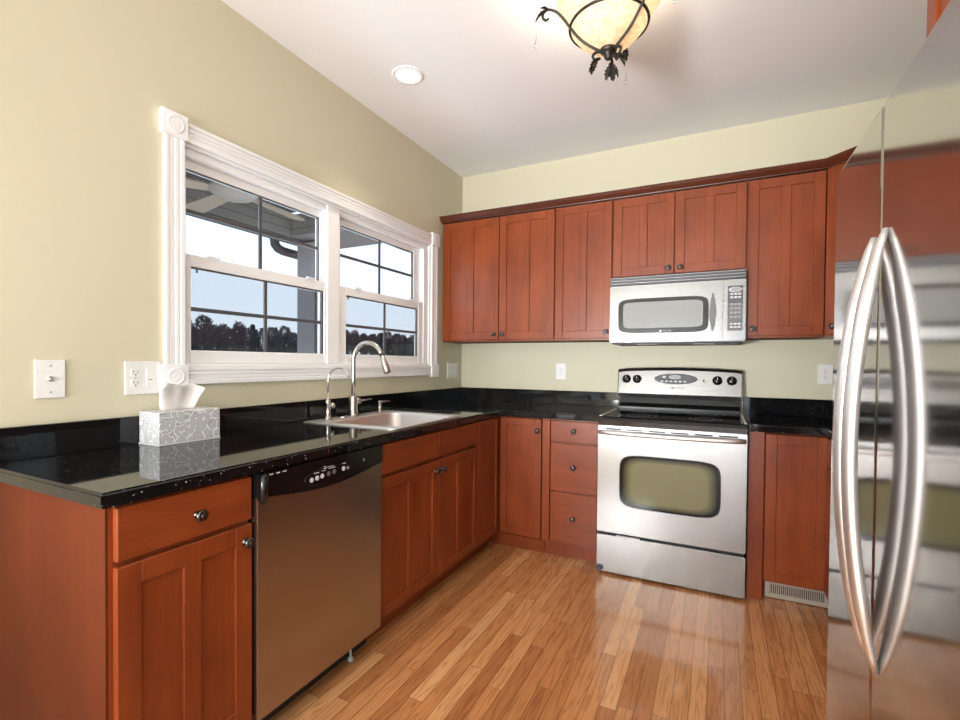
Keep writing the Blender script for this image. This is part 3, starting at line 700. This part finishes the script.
# ------------------------------------------------------------------ range
rg = thing('range', 'freestanding stainless electric range with black glass cooktop', 'stove', (1.288, -.66, 0))
W_ = .760
one('body', m_blackm, rg, (.006, W_-.006, .002, .63, .03, .866))
bm = NB(); prism(bm, [(0, .246), (W_, .246), (W_, .864), (0, .864)], -.028, .0015, 'xz', .004); od = obj('oven_door', bm, m_steel, rg)
def sup(cx, cz, a, b, p=5., n=64, bulge=0.):
    o = []
    for k in range(n):
        t = 2*PI*k/n; c, s = math.cos(t), math.sin(t)
        o.append((cx+a*abs(c)**(2/p)*(1 if c > 0 else -1), cz+b*abs(s)**(2/p)*(1 if s > 0 else -1)))
    return o
bm = NB(); prism(bm, sup(.384, .555, .266, .158, 6.), -.0305, -.027, 'xz', .001); obj('window_trim', bm, m_steel, od)
bm = NB(); prism(bm, sup(.384, .555, .259, .151, 6.), -.0325, -.029, 'xz', .001); obj('oven_window', bm, m_ovenglass, od, 'oven glass with painted olive reflection, black border')
bm = NB()
for k in range(6): box(bm, .045+k*.117, .045+k*.117+.088, -.0295, -.026, .842, .850, .001)
obj('vent_slot', bm, m_slot, od, 'dark vent slots')
hp = [(.008+.744*k/16, -.030-.042*math.sin(PI*k/16)**.5, .826) for k in range(17)]
bm = NB(); tube(bm, hp, .0125, 12, ell=(.9, 1.0), ref=(0, 0, 1)); obj('handle', bm, m_handle, od)
bm = NB(); prism(bm, [(0, .014), (W_, .014), (W_, .228), (0, .228)], -.026, .0015, 'xz', .004); dr = obj('storage_drawer', bm, m_steel, rg)
one('gap_glint', m_handle, dr, (.11, .24, -.027, -.012, .2285, .2345), bev=.002)  # bright strip put in the gap for the handle reflection
bm = NB(); lathe(bm, [(.017, 0), (.017, .012), (.013, .015), (.008, .012), (0, .012)], (.020, -.026, .036), '-y', 20); obj('corner_cap', bm, m_rubber, dr, 'blue black round cap')
for x in (.05, .71):
    for y in (.05, .55):
        bm = NB(); lathe(bm, [(.018, 0), (.018, .012), (.008, .014), (.008, .034)], (x, y, 0), seg=14); obj('foot', bm, m_blackm, rg)
bm = NB(); prism(bm, [(-.026, .868), (.560, .868), (.560, .914), (.0, .914), (-.018, .908), (-.027, .892)], 0, W_, 'yz', .003); ck = obj('cooktop', bm, m_bglass, rg)
for x in (.001, W_-.013):
    bm = NB(); box(bm, x, x+.012, .0, .555, .9125, .9165, .001); obj('side_trim', bm, m_handle, ck, 'thin metal side trim')
for x, y, r in ((.20, .14, .105), (.56, .14, .085), (.20, .41, .08), (.56, .41, .105)):
    bm = NB()
    for q_ in (r, r*.62): lathe(bm, [(q_, 0), (q_, .0004), (q_-.0025, .0004), (q_-.0025, 0)], (x, y, .9141), seg=40, cap=False)
    obj('burner_ring', bm, m_dgrey, ck, 'faint grey burner ring')
bm = NB(); prism(bm, [(.560, .866), (.655, .866), (.655, 1.02), (.602, 1.02), (.590, .955), (.562, .93)], .012, W_-.012, 'yz', .003); obj('riser', bm, m_riser, rg, 'gloss black lower back')
# stainless backguard with an arched top and a sloping face
NX = 18; bm = NB(); rows = []
for k in range(NX+1):
    u = k/NX; x = .004+(W_-.008)*u; top = 1.186+.014*math.sin(PI*u)**.7
    rows.append([bm.verts.new(c) for c in ((x, .572, .996), (x, .564, 1.020), (x, .585, top-.022), (x, .594, top-.006), (x, .606, top), (x, .655, top-.004), (x, .655, .996))])
for a, b in zip(rows, rows[1:]):
    for i in range(7): bm.faces.new((a[i], a[(i+1) % 7], b[(i+1) % 7], b[i])).smooth = i in (2, 3)
bm.faces.new(rows[0]); bm.faces.new(rows[-1][::-1]); bmesh.ops.recalc_face_normals(bm, faces=bm.faces)
bg = obj('backguard', bm, m_steel2, rg)
SL = Matrix.Translation((0, .564, 1.030)) @ Matrix.Rotation(-math.atan2(.021, .136), 4, 'X')     # local frame of the sloping face
def onface(bm, b): join(bm, b, SL)
for side, x in ((0, 0), (1, W_-.0)):
    bm = NB(); x0, x1 = (0, .006) if side == 0 else (W_-.006, W_); 
    prism(bm, [(.562, .992), (.561, 1.022), (.582, 1.168), (.595, 1.184), (.655, 1.186), (.655, .992)], x0, x1, 'yz', .001); obj('end_cap', bm, m_dgrey, bg, 'dark grey end cap')
for x in (.058, .128, .619, .700):
    bm = NB(); b = NB(); lathe(b, [(.029, 0), (.029, .003), (.024, .005), (.023, .020), (.019, .023), (0, .0235)], (x, 0, .089), '-y', 26); box(b, x-.0035, x+.0035, -.030, -.018, .070, .108, .0015); onface(bm, b); kk = obj('knob', bm, m_black, bg)
    bm = NB(); b = NB(); box(b, x-.001, x+.001, -.0308, -.0295, .090, .107); onface(bm, b); obj('pointer', bm, m_lgrey, kk, 'pale pointer line')
bm = NB(); b = NB(); lathe(b, [(.132, 0), (.132, .0025), (.127, .004)], (0, 0, 0), '-y', 48); bmesh.ops.transform(b, matrix=Matrix.Translation((.372, 0, .094)) @ Matrix.Diagonal((1, 1, .27, 1)), verts=b.verts); onface(bm, b)
ov = obj('control_oval', bm, m_dgrey, bg, 'charcoal oval touch panel')
def oval(x, z, rx, rz, mat, nm, y=-.004, d=.0012, par=None):
    bm = NB(); b = NB(); lathe(b, [(rx, 0), (rx, d), (rx*.94, d*1.2)], (0, 0, 0), '-y', 28); bmesh.ops.transform(b, matrix=Matrix.Translation((x, y, z)) @ Matrix.Diagonal((1, 1, rz/rx, 1)), verts=b.verts); onface(bm, b); return obj(nm, bm, mat, par or ov)
oval(.368, .106, .036, .014, m_lgrey, 'display_ring'); oval(.368, .106, .032, .0105, m_grey, 'display', -.0052)
for x in (.300,): oval(x, .106, .011, .008, m_lgrey, 'button')
for k in range(6): oval(.288+k*.028, .077, .010, .0055, m_lgrey, 'button')
oval(.540, .085, .006, .009, m_black, 'indicator_light', 0, .002, bg)
bm = NB(); b = NB(); box(b, .347, .362, -.001, .001, .028, .040, .0004); onface(bm, b); obj('emblem', bm, m_dgrey, bg)
to = text('brand_lettering', 'MAYTAG', .014, (0, 0, 0), ROT_F, m_dgrey, bg); to.data.transform(SL @ Matrix.Translation((.396, -.0008, .034)))

# ------------------------------------------------------------------ over-the-range microwave
mw = thing('microwave', 'stainless over the range microwave with a long dark window', 'microwave', (1.290, -.372, 1.345))
w = .754
one('body', m_steel2, mw, (.002, w-.002, .002, .368, .012, .418))
one('underside', m_blackm, mw, (.010, w-.010, .004, .36, .0, .0118), label='black underside')
bm = NB(); prism(bm, [(0, .014), (.637, .014), (.637, .362), (0, .362)], -.030, .0015, 'xz', .004); md = obj('door', bm, m_steel2, mw)
bm = NB(); prism(bm, sup(.309, .172, .256, .107, 7.), -.033, -.029, 'xz', .001); obj('window_border', bm, m_black, md, 'black window border')
m_mwglass = plain('grey_screened_glass', (.30, .31, .31, 1), .12, ior=1.6)
bm = NB(); prism(bm, sup(.309, .176, .226, .080, 10.), -.0345, -.0325, 'xz', .0005); obj('window_glass', bm, m_mwglass, md, 'pale grey screened glass')
bm = NB()
prism(bm, [(.585+.017*math.sin(PI*k/14)*s, .062+.230*k/14) for s, ks in ((1, range(15)), (-1, range(13, 0, -1))) for k in ks], -.052, -.044, 'xz', .002)
box(bm, .580, .590, -.045, -.029, .075, .095); box(bm, .580, .590, -.045, -.029, .26, .28); obj('handle', bm, m_gun, md, 'lens shaped dark steel handle')
bm = NB(); prism(bm, [(.640, .014), (w, .014), (w, .362), (.640, .362)], -.030, .0015, 'xz', .004); mc = obj('control_panel', bm, m_steel2, mw)
one('keypad', m_gun, mc, (.662, .738, -.032, -.029, .070, .325), bev=.002)
for x in (.682, .702, .721):
    for z in (.278, .259):
        bm = NB(); box(bm, x-.0075, x+.0075, -.0335, -.0315, z-.005, z+.005, .0008); obj('button', bm, m_lgrey, mc)
    for z in (.220, .196, .172, .148):
        bm = NB(); box(bm, x-.0075, x+.0075, -.0333, -.0315, z-.006, z+.006, .0008); obj('button', bm, m_grey, mc)
    for z in (.108, .090):
        bm = NB(); box(bm, x-.0075, x+.0075, -.0335, -.0315, z-.005, z+.005, .0008); obj('button', bm, m_lgrey, mc)
one('key_backing', m_dgrey, mc, (.664, .736, -.0325, -.0315, .228, .322), bev=.0008)
bm = NB(); b = NB(); lathe(b, [(.034, 0), (.034, .002), (.031, .003)], (0, 0, 0), '-y', 32); join(bm, b, Matrix.Translation((.700, -.0325, .303)) @ Matrix.Diagonal((1, 1, .42, 1))); obj('display_ring', bm, m_lgrey, mc)
bm = NB(); b = NB(); lathe(b, [(.027, 0), (.027, .002)], (0, 0, 0), '-y', 32); join(bm, b, Matrix.Translation((.700, -.0348, .303)) @ Matrix.Diagonal((1, 1, .40, 1))); obj('display', bm, m_grey, mc)
bm = NB(); box(bm, 0, w, -.022, .0, .364, .418, .002); vg = obj('vent_grille', bm, m_dgrey, mw, 'dark grey vent grille')
bm = NB()
for z in (.370, .388, .405): box(bm, .0, w, -.034, -.020, z, z+.0105, .003)
obj('louver', bm, m_grey, vg)
one('lamp_cover', m_lgrey, mw, (.16, .28, .03, .09, -.002, .001)); one('lamp_cover', m_lgrey, mw, (.48, .60, .03, .09, -.002, .001))
bm = NB(); box(bm, .296, .310, -.0342, -.0325, .072, .083, .0004); obj('emblem', bm, m_lgrey, md)
text('brand_lettering', 'MAYTAG', .012, (.342, -.0345, .0775), ROT_F, m_lgrey, md)

# ------------------------------------------------------------------ refrigerator
rf = thing('refrigerator', 'large side by side stainless refrigerator with two bowed handles', 'refrigerator', (2.19, -1.85, 0), -PI/2)
one('case', m_dgrey, rf, (.004, .911, .066, .79, .03, 1.728), bev=.004)
def rdoor(nm, x0, x1):
    bm = NB(); box(bm, x0, x1, 0, .062, .075, 1.743, .007, 3)
    for f in bm.faces: f.smooth = False
    return obj(nm, bm, m_fridge, rf)
fz = rdoor('freezer_door', 0., .409); rd = rdoor('refrigerator_door', .4145, .915)
def rhandle(x, par):
    bm = NB(); pts = []; rad = []
    z0, z1 = .625, 1.484
    for k in range(33):
        u = k/32; z = z0+(z1-z0)*u
        pts.append((x, -.001-.050*math.sin(PI*u)**.75, z)); rad.append(.0085+.0095*min(1, math.sin(PI*u)*2.2))
    tube(bm, pts, rad, 16, ell=(1.25, .72), ref=(0, 1, 0)); return obj('handle', bm, m_handle, par)
rhandle(.374, fz); rhandle(.451, rd)
one('base_grille', m_blackm, rf, (.01, .905, .03, .065, .012, .070))
for x in (.05, .86):
    for y in (.10, .74):
        bm = NB(); lathe(bm, [(.02, 0), (.02, .03)], (x, y, 0), seg=14); obj('foot', bm, m_blackm, rf)
one('hinge_cover', m_dgrey, rf, (.02, .10, .07, .16, 1.7285, 1.742), bev=.003); one('hinge_cover', m_dgrey, rf, (.815, .895, .07, .16, 1.7285, 1.742), bev=.003)

# ------------------------------------------------------------------ tissue box
tb = thing('tissue_box', 'grey paisley patterned tissue box on the black countertop', 'tissue box', (.083, -2.361, .9145), 0)
bm = NB(); box(bm, -.060, .062, -.115, .115, .006, .120, .002); obj('carton', bm, m_tbox, tb)
one('tray_rim', m_lgrey, tb, (-.0615, .0635, -.1165, .1165, 0, .006), bev=.001)
bm = NB(); R = random.Random(4); NU, NV = 26, 9; g = []
for j in range(NV):
    v = j/(NV-1); row = []
    for i in range(NU):
        u = i/(NU-1); wv = .058+.034*v**.6
        y = -.010-wv+2*wv*u+.012*v*math.sin(2.2*v); x = .016*math.sin(u*5.5+.5)*(.3+v)+.007*math.sin(u*13+1)*v+.010*v*v
        z = .1185+v*(.098+.006*math.sin(u*7+.7)-.055*max(0, u-.80)*4*max(0, v-.4)-.02*max(0, .12-u)*6)
        row.append(bm.verts.new((x, y, z)))
    g.append(row)
for a, b in zip(g, g[1:]):
    for i in range(NU-1): bm.faces.new((a[i], a[i+1], b[i+1], b[i])).smooth = True
ts = obj('tissue', bm, m_tissue, tb, 'white tissue pulled up')
md_ = ts.modifiers.new('thickness', 'SOLIDIFY'); md_.thickness = .0012

# ------------------------------------------------------------------ wall plates
def plate(name, label, cat, loc, rz, w, h):
    t = thing(name, label, cat, loc, rz)
    bm = NB(); box(bm, -w/2, w/2, -.006, -.0005, -h/2, h/2, .0022, 2); return t, obj('cover_plate', bm, m_plate, t)
def receptacle(cpo, x):
    for z in (.0195, -.0195):
        bm = NB(); prism(bm, sup(x, z, .0165, .0142, 3.5, 32), -.0085, -.0055, 'xz', .0006); f = obj('socket', bm, m_plate, cpo)
        bm = NB(); box(bm, x-.0075, x-.0055, -.0089, -.008, z-.001, z+.008); box(bm, x+.0055, x+.0075, -.0089, -.008, z-.001, z+.007); lathe(bm, [(.0026, 0), (.0026, .0006)], (x, -.0084, z-.0075), '-y', 12); obj('slot', bm, m_slot, f)
    screw(cpo, x, 0)
def screw(cpo, x, z):
    bm = NB(); lathe(bm, [(.0032, 0), (.0028, .001), (0, .0013)], (x, -.006, z), '-y', 12); obj('screw', bm, m_screw, cpo)
t, c = plate('jack_plate', 'white plate with a small round cable jack above the counter end', 'wall plate', (0, -2.725, 1.158), PI/2, .078, .122)
bm = NB(); lathe(bm, [(.0085, 0), (.0085, .0015), (.0055, .002), (.0055, .009), (.0048, .010), (.003, .010), (.003, .005), (0, .005)], (0, -.006, 0), '-y', 12); j = obj('coaxial_jack', bm, m_screw, c)
screw(c, 0, .042); screw(c, 0, -.042)
t, c = plate('outlet_plate', 'wide white plate with an outlet and a switch beside the window', 'outlet', (0, -2.452, 1.155), PI/2, .122, .122)
receptacle(c, -.027)
one('switch', m_plate, c, (.010, .040, -.0085, -.0055, -.032, .032), bev=.0008); one('indicator_mark', m_grey, c, (.018, .030, -.0089, -.008, -.0085, -.0055)); 
t, c = plate('switch_plate', 'white double switch plate in the corner right of the window', 'switch', (0, -.150, 1.156), PI/2, .172, .120)
for x in (-.046, 0, .046):
    one('rocker_switch', m_plate, c, (x-.0165, x+.0165, -.0095, -.0055, -.033, .033), bev=.0012)
t, c = plate('outlet_plate', 'white outlet on the back wall left of the range', 'outlet', (.855, 0, 1.159), 0, .076, .120); receptacle(c, 0)
t, c = plate('outlet_plate', 'white outlet on the back wall beside the refrigerator', 'outlet', (2.484, 0, 1.168), 0, .074, .118); receptacle(c, 0)

# ------------------------------------------------------------------ ceiling lights
dl = thing('recessed_light', 'round recessed ceiling light glowing warm near the window wall', 'light', (.410, -1.362, H))
bm = NB(); lathe(bm, [(.083, -.0005), (.083, -.004), (.078, -.007), (.067, -.007), (.064, -.0035), (.064, -.0005)], seg=40, cap=False); obj('trim_ring', bm, m_white, dl)
bm = NB(); lathe(bm, [(0, -.0035), (.0635, -.0035), (.0635, -.0008), (0, -.0008)], seg=40, cap=False); obj('lens', bm, m_lens, dl, 'glowing lens')
l = bpy.data.lights.new('downlight', 'SPOT'); l.energy = 34; l.spot_size = math.radians(95); l.spot_blend = 1.; l.shadow_soft_size = .06; l.color = (1, .90, .76)
lo_ = bpy.data.objects.new('downlight', l); COL.objects.link(lo_); lo_.location = (0, 0, -.02); lo_.parent = dl
cl = thing('ceiling_lamp', 'wrought iron ceiling lamp with a glowing alabaster glass bowl', 'lamp', (1.500, -1.550, H))
CZ = lambda z: z-H
bm = NB(); lathe(bm, [(0, CZ(2.745)), (.075, CZ(2.745)), (.075, CZ(2.735)), (.05, CZ(2.722)), (.02, CZ(2.71)), (.008, CZ(2.70)), (.008, CZ(2.46)), (0, CZ(2.46))], seg=28, cap=False); obj('canopy', bm, m_iron, cl)
bm = NB(); pr_ = [(.205, 2.652), (.190, 2.632), (.172, 2.600), (.148, 2.552), (.115, 2.510), (.075, 2.478), (.035, 2.462), (.012, 2.458)]
lathe(bm, [(r, CZ(z)) for r, z in pr_]+[(r-.004 if r > .02 else r, CZ(z)+.004) for r, z in pr_[::-1]], seg=48, cap=False); obj('glass_bowl', bm, m_bowl, cl)
bm = NB(); tube(bm, [(.150*math.cos(2*PI*k/48), .150*math.sin(2*PI*k/48), CZ(2.552)) for k in range(49)], .0055, 8); obj('ring_band', bm, m_iron, cl)
bm = NB(); lathe(bm, [(0, CZ(2.468)), (.030, CZ(2.464)), (.034, CZ(2.456)), (.026, CZ(2.446)), (.014, CZ(2.440)), (.016, CZ(2.430)), (.008, CZ(2.420)), (0, CZ(2.415))], seg=22); obj('finial', bm, m_iron, cl)
def leaf(bm, base, d, L, wd):
    base, d = Vector(base), Vector(d).normalized(); s = d.cross(Vector((0, 0, 1)))
    s = s.normalized() if s.length > 1e-3 else Vector((1, 0, 0)); up = s.cross(d)
    n = 9; prev = None
    for k in range(n+1):
        u = k/n; wv = wd*(math.sin(PI*min(1, u*.9+.1))**.7)*(1 if k % 2 == 0 else .62); c = base+d*L*u-up*L*.35*u*u
        row = [bm.verts.new(c-s*wv+up*wv*.25), bm.verts.new(c), bm.verts.new(c+s*wv+up*wv*.25), bm.verts.new(c-up*.004)]
        if prev:
            for i, j in ((0, 1), (1, 2), (2, 3), (3, 0)): bm.faces.new((prev[i], prev[j], row[j], row[i]))
        prev = row
base_ang = [math.radians(a) for a in (205, 333, 86)]
for a in base_ang:
    ca, sa = math.cos(a), math.sin(a); P = lambda r, z: (r*ca, r*sa, CZ(z))
    bm = NB(); prof_ = [(.030, 2.424), (.052, 2.420), (.060, 2.436), (.046, 2.450), (.030, 2.452), (.062, 2.468), (.110, 2.500), (.150, 2.546), (.176, 2.580), (.205, 2.608), (.236, 2.618), (.256, 2.604), (.258, 2.584), (.244, 2.576), (.236, 2.584)]
    sm = []
    for i in range(len(prof_)-1):
        p0, p1, p2, p3 = (prof_[max(0, i-1)], prof_[i], prof_[i+1], prof_[min(len(prof_)-1, i+2)])
        for k in range(5):
            u = k/5; f = lambda n_: .5*((2*p1[n_])+(-p0[n_]+p2[n_])*u+(2*p0[n_]-5*p1[n_]+4*p2[n_]-p3[n_])*u*u+(-p0[n_]+3*p1[n_]-3*p2[n_]+p3[n_])*u**3)
            sm.append((f(0), f(1)))
    sm.append(prof_[-1])
    tube(bm, [P(r, z) for r, z in sm], [.0055 if 4 < k < len(sm)-6 else .004 for k in range(len(sm))], 8); ar = obj('scroll_arm', bm, m_iron, cl)
    for lb, ld, lL, lw in ((P(.248, 2.612), (ca, sa, -.5), .055, .016), (P(.24, 2.615), (ca*.6-sa*.5, sa*.6+ca*.5, .1), .04, .012), (P(.034, 2.424), (ca, sa, -.6), .062, .022),
                           (P(.045, 2.420), (ca*.5-sa*.8, sa*.5+ca*.8, -.7), .050, .018), (P(.045, 2.420), (ca*.5+sa*.8, sa*.5-ca*.8, -.7), .050, .018)):
        bm = NB(); leaf(bm, lb, ld, lL, lw); obj('leaf', bm, m_iron, ar)
    bm = NB(); zc = 2.575
    tube(bm, [P(.285, 2.585), P(.287, 2.55), P(.283, 2.52), P(.286, 2.49)], .0008, 5); lathe(bm, [(0, 0), (.007, .006), (.005, .016), (0, .026)], P(.286, 2.465), seg=8); obj('crystal_drop', bm, m_crystal, ar, 'clear hanging crystal drop')
for k in range(2):
    a = math.radians(150+180*k); x, y = .065*math.cos(a), .065*math.sin(a)
    bm = NB(); lathe(bm, [(0, 0), (.022, .01), (.028, .03), (.02, .05), (.012, .065)], (x, y, CZ(2.545)), seg=16); obj('bulb', bm, m_bulb, cl, 'glowing bulb')
    l = bpy.data.lights.new('bulb_light', 'POINT'); l.energy = 4.2; l.shadow_soft_size = .03; l.color = (1, .90, .76)
    o = bpy.data.objects.new('bulb_light', l); COL.objects.link(o); o.location = (x, y, CZ(2.625)); o.parent = cl
# recessed lights added out of view to brighten the room
for x, y in ((1.5, -4.1), (1.5, -5.5), (.75, -7.3), (2.25, -7.3)):
    t = thing('recessed_light', 'added recessed ceiling light behind the photographer', 'light', (x, y, H), 0, 'added recessed lights behind the camera')
    bm = NB(); lathe(bm, [(.083, -.0005), (.083, -.004), (.078, -.007), (.067, -.007), (.064, -.0035), (.064, -.0005)], seg=32, cap=False); obj('trim_ring', bm, m_white, t)
    bm = NB(); lathe(bm, [(0, -.0035), (.0635, -.0035), (.0635, -.0008), (0, -.0008)], seg=32, cap=False); obj('lens', bm, m_lens, t)
    l = bpy.data.lights.new('downlight', 'SPOT'); l.energy = 70 if y > -5 else 45; l.spot_size = math.radians(150); l.spot_blend = .9; l.shadow_soft_size = .06; l.color = (1, .97, .91)
    o = bpy.data.objects.new('downlight', l); COL.objects.link(o); o.location = (0, 0, -.02); o.parent = t
